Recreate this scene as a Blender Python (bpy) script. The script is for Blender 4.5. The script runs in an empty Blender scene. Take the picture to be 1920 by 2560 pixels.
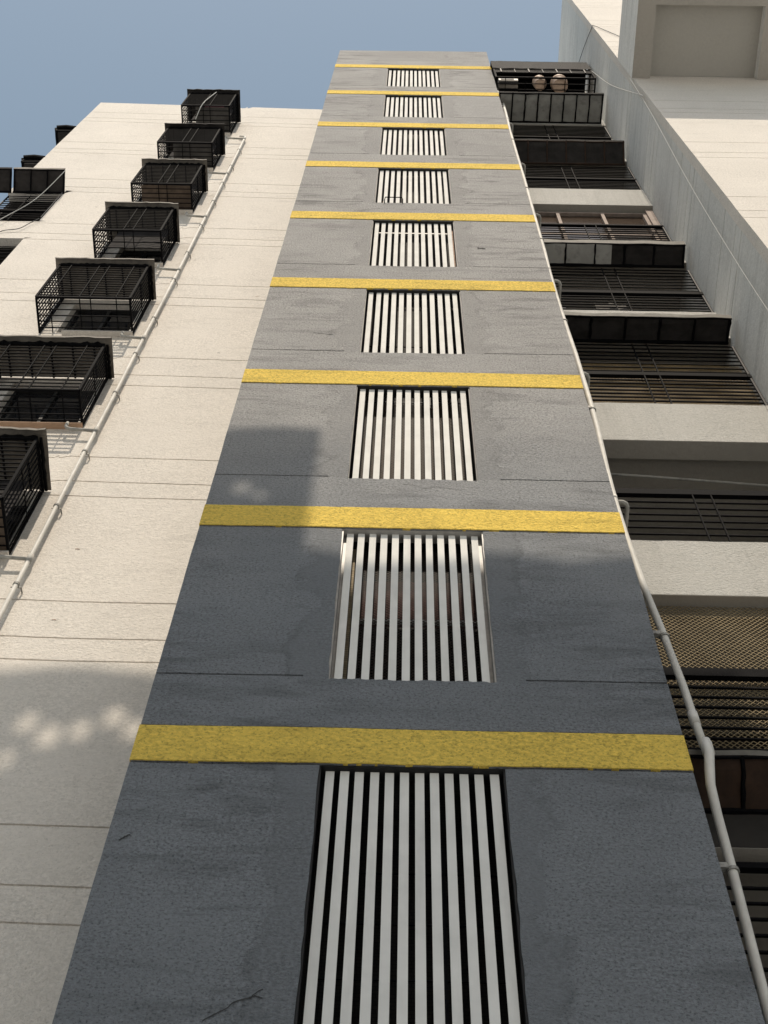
import bpy, math, random
from mathutils import Matrix, Vector, noise
random.seed(7)
R = math.radians
col = bpy.context.scene.collection
sc = bpy.context.scene
# ------------------------------------------------------------ camera (origin, 1.6 m above the ground)
cam = bpy.data.cameras.new('camera'); co = bpy.data.objects.new('camera', cam); col.objects.link(co)
cam.sensor_fit = 'VERTICAL'; cam.sensor_height = 24; cam.sensor_width = 18
cam.lens = 24 * 3552 / 2560
cam.clip_start = .05; cam.clip_end = 3000
M = Matrix(((0.99974923, -0.01923672, 0.01146413),
            (-0.01205555, -0.89375631, -0.44839081),
            (0.01887171, 0.44814016, -0.89376409)))
co.matrix_world = M.to_4x4()
sc.camera = co
# ------------------------------------------------------------ sky and sun
SUN_DIR = Vector((0.012, 1.0, -1.546)).normalized()
elev = math.asin(-SUN_DIR.z)
w = bpy.data.worlds.new('World'); sc.world = w; w.use_nodes = True
nt = w.node_tree; nt.nodes.clear()
sky = nt.nodes.new('ShaderNodeTexSky'); sky.sky_type = 'NISHITA'; sky.sun_disc = False
sky.sun_elevation = elev; sky.sun_rotation = math.pi
sky.air_density = 1.5; sky.dust_density = 2.2; sky.ozone_density = 0.2; sky.altitude = 50
bg = nt.nodes.new('ShaderNodeBackground'); bg.inputs[1].default_value = 0.105
out = nt.nodes.new('ShaderNodeOutputWorld')
hs = nt.nodes.new('ShaderNodeHueSaturation'); hs.inputs['Saturation'].default_value = .80; hs.inputs['Hue'].default_value = .480
nt.links.new(sky.outputs[0], hs.inputs['Color']); nt.links.new(hs.outputs[0], bg.inputs[0]); nt.links.new(bg.outputs[0], out.inputs[0])
sl = bpy.data.lights.new('sun', 'SUN'); sl.energy = 3.4; sl.angle = R(.42); sl.color = (1, .885, .73)
so = bpy.data.objects.new('sun', sl); col.objects.link(so)
so.rotation_euler = SUN_DIR.to_track_quat('-Z', 'Y').to_euler()
sc.view_settings.view_transform = 'Standard'; sc.view_settings.look = 'None'
sc.view_settings.exposure = 0.22; sc.view_settings.gamma = 1.0

# ------------------------------------------------------------ materials
class N:
    def __init__(s, name):
        s.m = bpy.data.materials.new(name); s.m.use_nodes = True
        s.t = s.m.node_tree; s.b = s.t.nodes['Principled BSDF']
        s.pos = s.t.nodes.new('ShaderNodeNewGeometry').outputs['Position']
    def n(s, k): return s.t.nodes.new(k)
    def l(s, a, b): s.t.links.new(a, b)
    def noise(s, scale, detail=4, stretch=None, rough=.6, dist=0):
        t = s.n('ShaderNodeTexNoise'); t.inputs['Scale'].default_value = scale
        t.inputs['Detail'].default_value = detail; t.inputs['Roughness'].default_value = rough
        t.inputs['Distortion'].default_value = dist
        v = s.pos
        if stretch:
            mp = s.n('ShaderNodeMapping'); mp.inputs['Scale'].default_value = stretch
            s.l(s.pos, mp.inputs['Vector']); v = mp.outputs[0]
        s.l(v, t.inputs['Vector']); return t.outputs['Fac']
    def ramp(s, f, a, b, lo=0., hi=1.):
        r = s.n('ShaderNodeMapRange'); r.inputs['From Min'].default_value = a; r.inputs['From Max'].default_value = b
        r.inputs['To Min'].default_value = lo; r.inputs['To Max'].default_value = hi; r.clamp = True
        s.l(f, r.inputs['Value']); return r.outputs[0]
    def mix(s, f, a, b, mode='MIX'):
        r = s.n('ShaderNodeMix'); r.data_type = 'RGBA'; r.blend_type = mode
        for sock, v in ((r.inputs[0], f), (r.inputs[6], a), (r.inputs[7], b)):
            if hasattr(v, 'default_value') and not isinstance(v, (int, float, tuple)): s.l(v, sock)
            elif isinstance(v, tuple): sock.default_value = (*v, 1)
            else: sock.default_value = v
        return r.outputs[2]
    def math(s, op, a, b=0.):
        r = s.n('ShaderNodeMath'); r.operation = op
        for i, v in enumerate((a, b)):
            if isinstance(v, (int, float)): r.inputs[i].default_value = v
            else: s.l(v, r.inputs[i])
        return r.outputs[0]
    def bump(s, h, strength, dist, prev=None):
        r = s.n('ShaderNodeBump'); r.inputs['Strength'].default_value = strength; r.inputs['Distance'].default_value = dist
        s.l(h, r.inputs['Height'])
        if prev: s.l(prev, r.inputs['Normal'])
        return r.outputs[0]

def plaster(name, base, mott=.86, dirt=.7, dirt_amt=(.58, .75), speck=(.30, .36), speckv=.6, bump=.5, grain=55, patch=False, drip=0., tint=None, low_shade=None, gr=.10, rough_b=.25):
    k = N(name)
    c = k.mix(k.ramp(k.noise(.9, 6), .3, .7), base, tuple(x * mott for x in base))
    if tint: c = k.mix(k.ramp(k.noise(.6, 3), .45, .75, 0, .6), c, tint)
    # horizontal trowel marks and grime
    st = k.noise(1.3, 8, (1, .3, 1) if name.startswith('streaked') else (1, 1, 4.5), .68, .4)
    c = k.mix(k.math('MULTIPLY', k.ramp(st, dirt_amt[0], dirt_amt[1], 0, 1), k.ramp(k.noise(.55, 4, (1, 1, .8), .6), .38, .62, .15, 1)), c, tuple(x * dirt for x in base))
    if drip:
        dr = k.noise(4., 6, (1, .12, 1) if name.startswith('streaked') else (1, 1, .05), .7)
        c = k.mix(k.ramp(dr, .5, .72, 0, drip), c, tuple(x * .45 for x in base))
        dr2 = k.noise(9., 3, (1, .05, 1) if name.startswith('streaked') else (1, 1, .03), .6)
        c = k.mix(k.ramp(dr2, .54, .62, 0, drip * .7), c, tuple(x * .4 for x in base))
    g = k.noise(grain, 5, (1, 1, 1.2), .7)
    sm = 1.
    if patch:
        sx = k.n('ShaderNodeSeparateXYZ'); k.l(k.pos, sx.inputs[0])
        ax = k.math('ABSOLUTE', k.math('SUBTRACT', sx.outputs[0], .095))
        u = k.math('MODULO', k.math('ADD', sx.outputs[2], 10.31), 2.985)   # 0 at the sill
        nn = k.noise(2.2, 5, None, .6, .8)
        ax2 = k.math('ADD', ax, k.math('MULTIPLY', k.math('SUBTRACT', nn, .5), .75))
        m1 = k.ramp(ax2, .74, .755, 1, 0)
        m2 = k.ramp(u, 2.16, 2.2, 1, 0)
        pm = k.math('MULTIPLY', m1, m2)
        c = k.mix(k.math('MULTIPLY', pm, .8), c, tuple(x * .76 for x in base))
        ring = k.math('MULTIPLY', k.math('MULTIPLY', k.ramp(ax2, .70, .75), k.ramp(ax2, .765, .80, 1, 0)), m2)
        c = k.mix(k.math('MULTIPLY', ring, k.ramp(k.noise(3.1, 3), .42, .62, .0, .55)), c, tuple(x * .5 for x in base))
        pitm = k.math('SUBTRACT', 1., k.math('MULTIPLY', pm, .75))
        sp = k.math('MULTIPLY', k.ramp(g, speck[0], speck[1], speckv, 0), pitm)
    else:
        sp = k.ramp(g, speck[0], speck[1], speckv, 0)
    if low_shade:
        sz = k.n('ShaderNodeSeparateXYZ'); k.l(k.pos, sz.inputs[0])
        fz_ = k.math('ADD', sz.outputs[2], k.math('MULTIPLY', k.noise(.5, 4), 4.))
        c = k.mix(k.ramp(fz_, 10.2, 14.5, 1, 0), c, low_shade, 'MULTIPLY')  # shadow on the lower wall deepened by darkening its base colour
    c = k.mix(sp, c, k.mix(1., c, (.42, .42, .42), 'MULTIPLY'))
    gf = k.noise(grain * .7, 3, (1, 1, 1.35), .75)
    c = k.mix(k.ramp(k.noise(1.7, 3), .35, .65, .35, 1.), c, k.mix(1., c, k.mix(k.ramp(gf, .36, .64), (1 - gr * 1.8,) * 3, (1 + gr,) * 3), 'MULTIPLY'))  # grain contrast in the colour, imitating fine occlusion in the rough plaster
    k.l(c, k.b.inputs['Base Color'])
    k.b.inputs['Roughness'].default_value = .88
    k.b.inputs['Specular IOR Level'].default_value = .25
    nb = k.bump(k.noise(7, 5, (1, 1, 1.8), .6), rough_b, .03)
    nb = k.bump(gf, bump, .03, nb)
    nb = k.bump(g, bump * .7, .010, nb)
    k.l(nb, k.b.inputs['Normal'])
    return k.m

def simple(name, c, rough=.6, var=.8, scale=6, metal=0., bump=0., drip=0., spec=.3):
    k = N(name); k.b.inputs['Specular IOR Level'].default_value = spec
    cc = k.mix(k.ramp(k.noise(scale, 5), .35, .65), c, tuple(x * var for x in c))
    if drip: cc = k.mix(k.ramp(k.noise(9, 5, (1, 1, .15)), .52, .68, 0, drip), cc, tuple(x * .4 for x in c))
    k.l(cc, k.b.inputs['Base Color']); k.b.inputs['Roughness'].default_value = rough
    k.b.inputs['Metallic'].default_value = metal
    if bump: k.l(k.bump(k.noise(scale * 4, 5), bump, .01), k.b.inputs['Normal'])
    return k.m

def bricks(name, a, b, mortar):
    k = N(name)
    t = k.n('ShaderNodeTexBrick'); t.inputs['Scale'].default_value = 9
    t.inputs['Color1'].default_value = (*a, 1); t.inputs['Color2'].default_value = (*b, 1); t.inputs['Mortar'].default_value = (*mortar, 1)
    mp = k.n('ShaderNodeMapping'); mp.inputs['Rotation'].default_value = (R(90), 0, 0)
    k.l(k.pos, mp.inputs[0]); k.l(mp.outputs[0], t.inputs['Vector']); k.l(t.outputs['Color'], k.b.inputs['Base Color'])
    k.b.inputs['Roughness'].default_value = .9
    return k.m

WHITE = plaster('white_plaster', (.71, .665, .605), .92, .80, (.54, .72), (.34, .42), .38, .5, 52)
WHITE_SIDE = plaster('streaked_plaster', (.70, .69, .655), .92, .82, (.6, .8), (.2, .26), .3, .3, 40, drip=.28)
GREY = plaster('grey_plaster', (.445, .435, .425), .82, .56, (.49, .63), (.39, .46), .8, 1., 56, patch=True, low_shade=(.57, .62, .68), gr=.17, rough_b=.55)
YEL = plaster('yellow_paint', (.88, .63, .12), .88, .66, (.52, .7), (.39, .46), .6, .9, 46, gr=.16)
FASC = plaster('balcony_plaster', (.50, .49, .46), .9, .68, (.58, .76), (.37, .44), .45, .6, 52, drip=.15)
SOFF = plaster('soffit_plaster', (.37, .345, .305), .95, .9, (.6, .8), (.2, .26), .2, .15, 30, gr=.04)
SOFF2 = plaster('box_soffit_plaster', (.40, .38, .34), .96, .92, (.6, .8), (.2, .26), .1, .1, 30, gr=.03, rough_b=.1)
INNER = simple('inner_wall_and_parapet_shade', (.035, .031, .027), .9, .6, 3)
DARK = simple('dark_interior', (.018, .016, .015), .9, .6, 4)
BLACK = simple('black_paint_metal', (.005, .005, .006), .75, .7, 20, spec=.05)
BLACK2 = simple('worn_black_metal', (.013, .014, .016), .6, .6, 30, spec=.2)
TAR = simple('tar_sealant', (.004, .004, .005), .7, .7, 20, bump=.8, spec=.06)
SHEET = simple('roof_sheet', (.19, .17, .145), .7, .7, 5, drip=.6)
SHEET_D = simple('dark_roof_sheet', (.040, .036, .034), .8, .6, 5, drip=.5, spec=.1)
SHEET_L = simple('translucent_grey_sheet', (.40, .39, .36), .7, .75, 4, drip=.5)
SHEET_B = simple('rusty_brown_sheet', (.045, .024, .014), .8, .55, 7, drip=.6)
EDGE = simple('pale_sheet_edge', (.15, .14, .12), .7, .55, 9)
SLAT = simple('slat_paint', (.73, .715, .68), .85, .90, 4, drip=.16, spec=.08)
ALU = simple('aluminium_frame', (.42, .40, .37), .45, .7, 9)
FRAME = simple('dark_frame_and_reveal_shade', (.02, .02, .02), .6, .7, 9)
PIPE = simple('grey_white_pipe', (.70, .68, .63), .6, .82, 5, drip=.3, spec=.2)
PIPE2 = simple('weathered_pipe', (.42, .41, .38), .7, .75, 6, drip=.5)
CLAMP = simple('pipe_clamp', (.35, .34, .31), .5, .5, 30)
MESHW = simple('gold_wire_mesh', (.38, .30, .18), .7, .7, 6, spec=.1)
MESHD = simple('dark_wire_mesh', (.07, .05, .04), .6, .6, 10)
GLASS = simple('brown_glass', (.060, .040, .028), .12, .7, 2)
GLASS2 = simple('dark_window_glass', (.016, .017, .02), .1, .7, 2)
MULL = simple('pinkish_mullion', (.36, .29, .25), .7, .7, 8, spec=.1)
BOARD = simple('brown_board', (.16, .12, .09), .85, .6, 5, drip=.5)
BOARD_G = simple('grey_board', (.09, .085, .08), .85, .6, 5, drip=.4)
TERRA = simple('terracotta_ledge', (.50, .33, .22), .8, .8, 6)
POT = simple('beige_plastic', (.52, .38, .29), .5, .85, 5)
RUST = simple('rusty_wood', (.42, .27, .19), .85, .45, 14)
CLOTH_R = simple('faded_pink_cloth', (.30, .10, .12), .9, .6, 8)
CLOTH_W = simple('pale_cloth', (.62, .56, .52), .9, .7, 10)
CLOTH_G = simple('teal_cloth', (.08, .22, .19), .9, .7, 8)
CABLE_W = simple('pale_cable', (.52, .52, .50), .8, .9, 5, spec=.1)
CABLE_D = simple('dark_cable', (.07, .07, .07), .5, .9, 5)
CRACK = simple('crack', (.05, .05, .05), .9, .8, 5)
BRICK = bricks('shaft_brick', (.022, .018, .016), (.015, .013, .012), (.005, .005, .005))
GROUND = simple('concrete_ground', (.44, .45, .455), .9, .8, .8, bump=.4)
OPP = plaster('shade_caster_plaster', (.55, .51, .45), .92, .8, (.6, .8), (.25, .3), .3, .3, 20)

# ------------------------------------------------------------ mesh building
class MB:
    def __init__(s): s.v = []; s.f = []
    def quad(s, a, b, c, d):
        i = len(s.v); s.v += [a, b, c, d]; s.f.append((i, i + 1, i + 2, i + 3))
    def box(s, x0, x1, y0, y1, z0, z1):
        i = len(s.v)
        s.v += [(x, y, z) for z in (z0, z1) for y in (y0, y1) for x in (x0, x1)]
        s.f += [tuple(i + k for k in q) for q in ((0, 2, 3, 1), (4, 5, 7, 6), (0, 1, 5, 4), (2, 6, 7, 3), (0, 4, 6, 2), (1, 3, 7, 5))]
        return s
    def tube(s, pts, r, n=6, cap=True):
        pts = [Vector(p) for p in pts]; rs = r if isinstance(r, (list, tuple)) else [r] * len(pts)
        t0 = (pts[1] - pts[0]).normalized()
        u = t0.orthogonal().normalized(); base = len(s.v)
        for k, p in enumerate(pts):
            if k == 0: t = t0
            elif k == len(pts) - 1: t = (pts[k] - pts[k - 1]).normalized()
            else: t = ((pts[k] - pts[k - 1]).normalized() + (pts[k + 1] - pts[k]).normalized()).normalized()
            u = (u - t * u.dot(t)).normalized(); v = t.cross(u)
            for a in range(n):
                an = 2 * math.pi * a / n
                s.v.append(tuple(p + (u * math.cos(an) + v * math.sin(an)) * rs[k]))
        for k in range(len(pts) - 1):
            for a in range(n):
                b = (a + 1) % n
                s.f.append((base + k * n + a, base + k * n + b, base + (k + 1) * n + b, base + (k + 1) * n + a))
        if cap:
            s.f.append(tuple(base + a for a in reversed(range(n))))
            s.f.append(tuple(base + (len(pts) - 1) * n + a for a in range(n)))
        return s
    def bar(s, a, b, w, h=None):
        """square bar from a to b"""
        h = h or w; a = Vector(a); b = Vector(b); t = (b - a).normalized()
        up = Vector((0, 1, 0)) if abs(t.y) < .9 else Vector((0, 0, 1))
        u = t.cross(up).normalized() * w / 2; v = t.cross(u).normalized() * h / 2
        i = len(s.v)
        for p in (a, b):
            for k in (-1, 1):
                for q in (-1, 1): s.v.append(tuple(p + u * k + v * q))
        s.f += [tuple(i + k for k in q) for q in ((0, 1, 3, 2), (4, 6, 7, 5), (0, 4, 5, 1), (2, 3, 7, 6), (0, 2, 6, 4), (1, 5, 7, 3))]
        return s
    def build(s, name, mat, parent=None, smooth=False):
        loc = Vector(parent_world(parent)) if parent else Vector((0, 0, 0))
        me = bpy.data.meshes.new(name)
        me.from_pydata([tuple(Vector(v) - loc) for v in s.v], [], s.f)
        me.materials.append(mat)
        if smooth: me.polygons.foreach_set('use_smooth', [True] * len(me.polygons))
        me.update()
        o = bpy.data.objects.new(name, me); col.objects.link(o)
        if parent: o.parent = parent
        return o
def parent_world(o):
    l = Vector(o.location)
    while o.parent: o = o.parent; l += Vector(o.location)
    return l
def tag(o, label=None, cat=None, group=None, kind=None):
    if label: o['label'] = label
    if cat: o['category'] = cat
    if group: o['group'] = group
    if kind: o['kind'] = kind
    return o
def thing(name, label, cat, loc=(0, 0, 0), group=None):
    o = bpy.data.objects.new(name, None); o.location = loc; o.empty_display_size = .2; col.objects.link(o)
    return tag(o, label, cat, group)
def nz(a, b=0., c=0.): return noise.noise(Vector((a, b, c)))
def span(a, b, step):
    n = max(1, round((b - a) / step)); return [a + (b - a) * i / n for i in range(n + 1)]
def merge(*ls):
    o = []
    for v in sorted(x for l in ls for x in l):
        if not o or v - o[-1] > 1e-4: o.append(v)
    return o

def relief(mb, xs, zs, depth, y0, T, wob):
    """front wall of cells; depth(x,z) -> recess in metres, None = hole right through"""
    nx, nzz = len(xs) - 1, len(zs) - 1
    D = [[depth((xs[i] + xs[i + 1]) / 2, (zs[j] + zs[j + 1]) / 2) for j in range(nzz)] for i in range(nx)]
    P = [[wob(x, z) for z in zs] for x in xs]
    vid = {}
    def V(i, j, d):
        key = (i, j, round(d, 4))
        if key not in vid: vid[key] = len(mb.v); mb.v.append((P[i][j][0], y0 + d, P[i][j][1]))
        return vid[key]
    for i in range(nx):
        for j in range(nzz):
            d = D[i][j]
            if d is not None: mb.f.append((V(i, j, d), V(i + 1, j, d), V(i + 1, j + 1, d), V(i, j + 1, d)))
            e = T if d is None else d
            for di, dj, a, b in ((1, 0, (i + 1, j), (i + 1, j + 1)), (0, 1, (i, j + 1), (i + 1, j + 1))):
                ii, jj = i + di, j + dj
                if ii >= nx or jj >= nzz: continue
                e2 = T if D[ii][jj] is None else D[ii][jj]
                if abs(e - e2) > 1e-5: mb.f.append((V(*a, e), V(*b, e), V(*b, e2), V(*a, e2)))
    for j in range(nzz):   # outer vertical edges
        for i, k in ((0, 0), (nx, nx - 1)):
            if D[k][j] is not None: mb.f.append((V(i, j, D[k][j]), V(i, j + 1, D[k][j]), V(i, j + 1, T), V(i, j, T)))
    for i in range(nx):
        for j, k in ((0, 0), (nzz, nzz - 1)):
            if D[i][k] is not None: mb.f.append((V(i, j, D[i][k]), V(i + 1, j, D[i][k]), V(i + 1, j, T), V(i, j, T)))

GZ = -1.6          # ground level
ST = 2.985         # storey height
# ------------------------------------------------------------ ground
MB().box(-400, 400, -400, 400, GZ - .3, GZ).build('ground', GROUND)['kind'] = 'structure'

# ============================================================ STAIR TOWER
TX0, TX1, TY = -1.54, 1.72, 5.0
tower = thing('stair_tower', 'tall grey stair tower with yellow bands and slatted windows in the centre', 'building', (.09, TY, GZ))
band_tops = [7.045 + ST * k for k in range(-2, 9)]
wins = [(t - .345 - 2.095, t - .345) for t in band_tops]       # (sill, head)
WX0, WX1 = -.44, .635
grv = [s + .03 for s, h in wins]
def t_depth(x, z):
    for s, h in wins:
        if s < z < h and WX0 < x < WX1: return None
    for g in grv:
        if abs(z - g) < .009 and (x < -.60 or x > .82): return .012
    for t in band_tops:
        if t < z < t + .014 or t - .363 < z < t - .345: return .016
    return 0.
def t_wob(x, z):
    dx = .005 * nz(z * .8, x * .3, 3) if (x < TX0 + .01 or x > TX1 - .01) else 0.
    if x < TX0 + .01 or x > TX1 - .01: dx += .0025 * nz(z * 9, x, 5)
    dz = .010 * nz(x * 1.1, z * .7, 9) + .0035 * nz(x * 9, z * 3, 2)
    for s, h in wins:
        if abs(z - s) < .002 and WX0 - .01 < x < WX1 + .01: dz += .014 * nz(x * 16, z, 4) + .008 * nz(x * 40, z, 7)
        if abs(z - h) < .002 and WX0 - .01 < x < WX1 + .01: dz += .005 * nz(x * 14, z, 4)
        if s - .01 < z < h + .01 and (abs(x - WX0) < .002 or abs(x - WX1) < .002): dx += .008 * nz(z * 6, x, 8)
    if z > 32.7: dz += .012 * nz(x * 5, 1, 1) + (x + 1.54) * .035
    return x + dx, z + dz
xs = merge(span(TX0, -.60, .08), span(-.60, WX0, .05), span(WX0, WX1, .022), span(WX1, .82, .05), span(.82, TX1, .08))
zz = [GZ]
for s, h in wins: zz += span(s, h, .12)
for g in grv: zz += [g - .009, g + .009]
for t in band_tops: zz += [t, t + .014, t - .363, t - .345]
zz = [z for z in zz if z < 32.8] + [32.80]
for k in range(40): zz.append(GZ + k * .85)
zz = merge([z for z in zz])
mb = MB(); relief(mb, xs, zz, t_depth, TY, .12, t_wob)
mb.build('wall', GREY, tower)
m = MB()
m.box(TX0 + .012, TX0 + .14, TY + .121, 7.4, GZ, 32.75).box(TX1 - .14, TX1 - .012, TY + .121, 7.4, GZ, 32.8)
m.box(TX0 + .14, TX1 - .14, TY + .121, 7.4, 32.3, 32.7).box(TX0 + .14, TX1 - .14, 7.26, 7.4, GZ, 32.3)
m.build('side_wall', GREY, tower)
m = MB()
m.box(TX0 + .02, -.72, TY + .35, 7.3, 32.80, 33.02).build('roof_slab', DARK, tower)
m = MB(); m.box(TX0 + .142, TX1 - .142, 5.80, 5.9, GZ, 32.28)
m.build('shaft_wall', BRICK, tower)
for t in band_tops:
    mb = MB()
    bx = span(TX0 - .003, TX1 + .003, .05)
    top, bot = [], []
    for x in bx:
        top.append(t_wob(x, t)[1] - .002 + .003 * nz(x * 11, t, 1)); bot.append(t_wob(x, t - .345)[1] + .001 + .004 * nz(x * 9, t, 6))
    for i in range(len(bx) - 1):
        a, b = bx[i], bx[i + 1]; y = TY - .008; y2 = TY + .11
        mb.quad((a, y, bot[i]), (b, y, bot[i + 1]), (b, y, top[i + 1]), (a, y, top[i]))
        mb.quad((a, y, top[i]), (b, y, top[i + 1]), (b, y2, top[i + 1]), (a, y2, top[i]))
        mb.quad((a, y2, bot[i]), (b, y2, bot[i + 1]), (b, y, bot[i + 1]), (a, y, bot[i]))
    for i, x in ((0, bx[0]), (-1, bx[-1])):
        mb.quad((x, TY - .008, bot[i]), (x, TY - .008, top[i]), (x, TY + .11, top[i]), (x, TY + .11, bot[i]))
    mb.build('yellow_band', YEL, tower)
# windows
SY = 5.042
for k, (s, h) in enumerate(wins):
    lv = k - 3        # 0 = lowest fully seen (head at 9.69)
    wn = MB()
    wn.box(WX0 - .004, WX0 + .010, TY + .014, TY + .118, s, h).box(WX1 - .010, WX1 + .004, TY + .014, TY + .118, s, h)
    wn.box(WX0 + .010, WX1 - .010, TY + .012, TY + .118, h - .010, h + .002)
    fr = wn.build('window', ALU if k == 3 else FRAME, tower)  # dark lining stands in for the shade inside the grey reveals
    if k < 1 or s > 32: continue
    m = MB()
    for i in range(12):
        x0 = -.406 + i * .0864 + random.uniform(-.002, .002)
        jt = .0
        ln = random.uniform(-.0015, .0015)
        m.box(x0 + .002, x0 + .053 + ln, SY + random.uniform(-.002, .002), SY + .012, s - .02, h - .012 - random.uniform(0, .006))
    m.build('slat_screen', SLAT if lv != 99 else ALU, fr)
    m = MB()
    if lv == 1:      # pale jambs, brick strip and meshed brown panel behind (second window from the bottom)
        pass
    if lv == 0:
        m.box(WX0 + .012, WX0 + .05, 5.07, 5.115, s, h - .03).box(WX1 - .05, WX1 - .012, 5.07, 5.115, s, h - .03)
        m.build('inner_frame', ALU, fr)
        b = MB().box(-.385, -.335, 5.16, 5.2, s, h - .05).box(.60, .622, 5.16, 5.2, s, h - .05); b.build('brick_jamb', bricks('jamb_brick', (.42, .34, .22), (.30, .24, .16), (.16, .14, .1)), fr)
        b = MB().box(-.33, .6, 5.29, 5.31, s + 1.15, s + 1.78); b.build('inner_panel', simple('maroon_panel', (.16, .075, .065), .8, .6, 9), fr)
        b = MB().box(-.33, .6, 5.24, 5.27, s + 1.12, s + 1.15); b.build('inner_rail', ALU, fr)
    if lv in (0, 1):
        b = MB(); y = 5.2; st = .035; W, H = 1.0, (h - s)
        x0 = -.41
        n = int((W + H) / st)
        for sg in (1, -1):
            for i in range(n):
                o = i * st
                xa, za = (o, 0) if o < W else (W, o - W)
                xb, zb = (0, o) if o < H else (o - H, H)
                if sg < 0: xa, xb = W - xa, W - xb
                b.bar((x0 + xa, y, s + za), (x0 + xb, y, s + zb), .003)
        b.build('wire_mesh', MESHD if k == 3 else simple('brown_mesh', (.10, .07, .045), .6, .7, 12), fr)
        if k == 4:
            MB().box(-.41, .60, 5.3, 5.33, s, s + 1.5).build('inner_panel', simple('brown_inner', (.07, .045, .03), .8, .5, 9), fr)
    if k == 6:
        MB().box(-.37, .56, 5.10, 5.125, h - .30, h - .265).build('inner_bar', ALU, fr)
        MB().box(-.315, -.275, 5.071, 5.11, s + 1.0, h - .22).build('rusty_jamb', RUST, fr); MB().box(.585, .618, 5.071, 5.11, s, h - .24).build('rusty_jamb', RUST, fr)
    if k == 7:
        MB().box(-.34, .55, 5.10, 5.125, s + .30, s + .345).build('inner_bar', ALU, fr)
        MB().box(-.33, -.29, 5.071, 5.11, s, s + .35).build('rusty_jamb', RUST, fr); MB().box(.50, .53, 5.071, 5.11, s, s + .22).build('rusty_jamb', RUST, fr)
        MB().tube([(-.30, 5.0, s - .03), (-.30, 4.95, s - .02), (-.29, 4.93, s + .03), (-.06, 4.93, s + .03), (-.05, 4.95, s - .02), (-.05, 5.0, s - .03)], .007, 6).build('hook_bracket', BLACK, fr)
    if k in (1, 2, 5):
        b = MB()
        for i in range(5): b.box(-.42, .61, 5.62, 5.63, s + .2 + i * .42, s + .212 + i * .42)
        b.box(-.13, -.10, 5.6, 5.63, s, h).box(.27, .30, 5.6, 5.63, s, h)
        b.build('inner_grille', BLACK2, fr)
    if k == 8:
        MB().box(-.38, .57, 5.2, 5.22, s + .35, s + .8).box(-.38, .57, 5.2, 5.22, s, s + .25).build('inner_panel', simple('grey_inner', (.12, .12, .12), .8, .5, 9), fr)
# wall damage: hole, cracks
def crack(pts, w, y, parent, name='crack', mat=CRACK):
    b = MB(); P = []
    for i in range(len(pts) - 1):
        a, c = Vector(pts[i]), Vector(pts[i + 1])
        for q in range(6):
            p = a.lerp(c, q / 6); P.append((p.x + .012 * nz(p.x * 20, p.y * 20, 1), p.y + .012 * nz(p.x * 17, p.y * 13, 5)))
    P.append(pts[-1])
    for i in range(len(P) - 1):
        ww = w * (.4 + .8 * abs(nz(i * .7, w * 99, 3)) + .2)
        b.quad((P[i][0], y, P[i][1] - ww), (P[i + 1][0], y, P[i + 1][1] - ww), (P[i + 1][0], y, P[i + 1][1] + ww), (P[i][0], y, P[i][1] + ww))
    return b.build(name, mat, parent)
sill = wins[4][0]
crack([(.02, sill - .10), (.12, sill - .12), (.18, sill - .17), (.3, sill - .14), (.5, sill - .19)], .003, TY - .003, tower)
crack([(-.86, 4.74), (-.776, 4.81), (-.712, 4.873), (-.635, 4.905), (-.598, 4.888)], .006, TY - .003, tower)
crack([(-.65, 4.905), (-.62, 4.93), (-.60, 4.94)], .005, TY - .003, tower)
crack([(-.95, 14.12), (-.85, 14.09), (-.74, 14.07)], .006, TY - .003, tower)
crack([(.90, 17.36), (.95, 17.36), (1.0, 17.34)], .035, TY - .003, tower, 'wall_hole')
crack([(-1.475, 5.98), (-1.45, 6.01), (-1.42, 6.03)], .010, TY - .003, tower)

# ============================================================ LEFT WING
LY = 6.28
lw = thing('apartment_wing', 'cream white apartment wing behind the tower with caged windows down its face', 'building', (-4.3, LY, GZ))
LX0, LX1 = -7.03, -1.0
firsts = [7.655 + 2.998 * k for k in range(-2, 9)]
lg = []
for f in firsts: lg += [f, f - .60, f - .945]
# cages: (x0, x1, z0, z1, yfront)
cages = [(-4.82, -3.60, 11.465, 12.80, 5.69), (-4.84, -3.55, 14.47, 15.90, 5.84), (-4.74, -3.53, 17.50, 18.90, 5.78),
         (-4.62, -3.62, 20.55, 21.80, 5.74), (-4.60, -3.60, 23.60, 25.00, 5.79), (-4.65, -3.64, 26.65, 27.92, 5.76), (-4.66, -3.68, 29.79, 31.08, 5.68)]
lwin = [(c[0] + .20, c[1] - .08, c[2] + .06, c[3] - .10) for c in cages]
bal = [(21.93 - 2.0 - .05, 21.93), (22.93, 24.80), (16.9, 18.94), (13.9, 15.95), (10.9, 12.95)]
def shear(x, z): return -(x + 1.9) * .0027 * max(z - 3, 0)
def l_depth(x, z):
    for a, b, c, d in lwin:
        if a < x < b and c < z < d: return None
    if x < -6.04:
        for a, b in bal:
            if a < z < b: return None
    for g in lg:
        if abs(z - g) < .010: return .013
    return 0.
def l_wob(x, z):
    dx = .008 * nz(z * .9, 4, 3) if x < LX0 + .01 else 0.
    dz = .014 * nz(x * .9, z * .6, 19) + .004 * nz(x * 8, z * 3, 12)
    if -6.1 < x and all(abs(x - q) > .002 for w_ in lwin for q in w_[:2]): dz += shear(x, z)
    else: dz += shear(x, z) * (1 if x < -5.5 else 0)
    inw = any(a - .003 < x < b + .003 and c - .003 < z < d + .003 for a, b, c, d in lwin)
    if inw: dz = 0
    if any(abs(z - q) < .003 for ab in bal for q in ab) and x < -6: dz = .01 * nz(x * 3, z)
    return x + dx, z + dz
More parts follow.
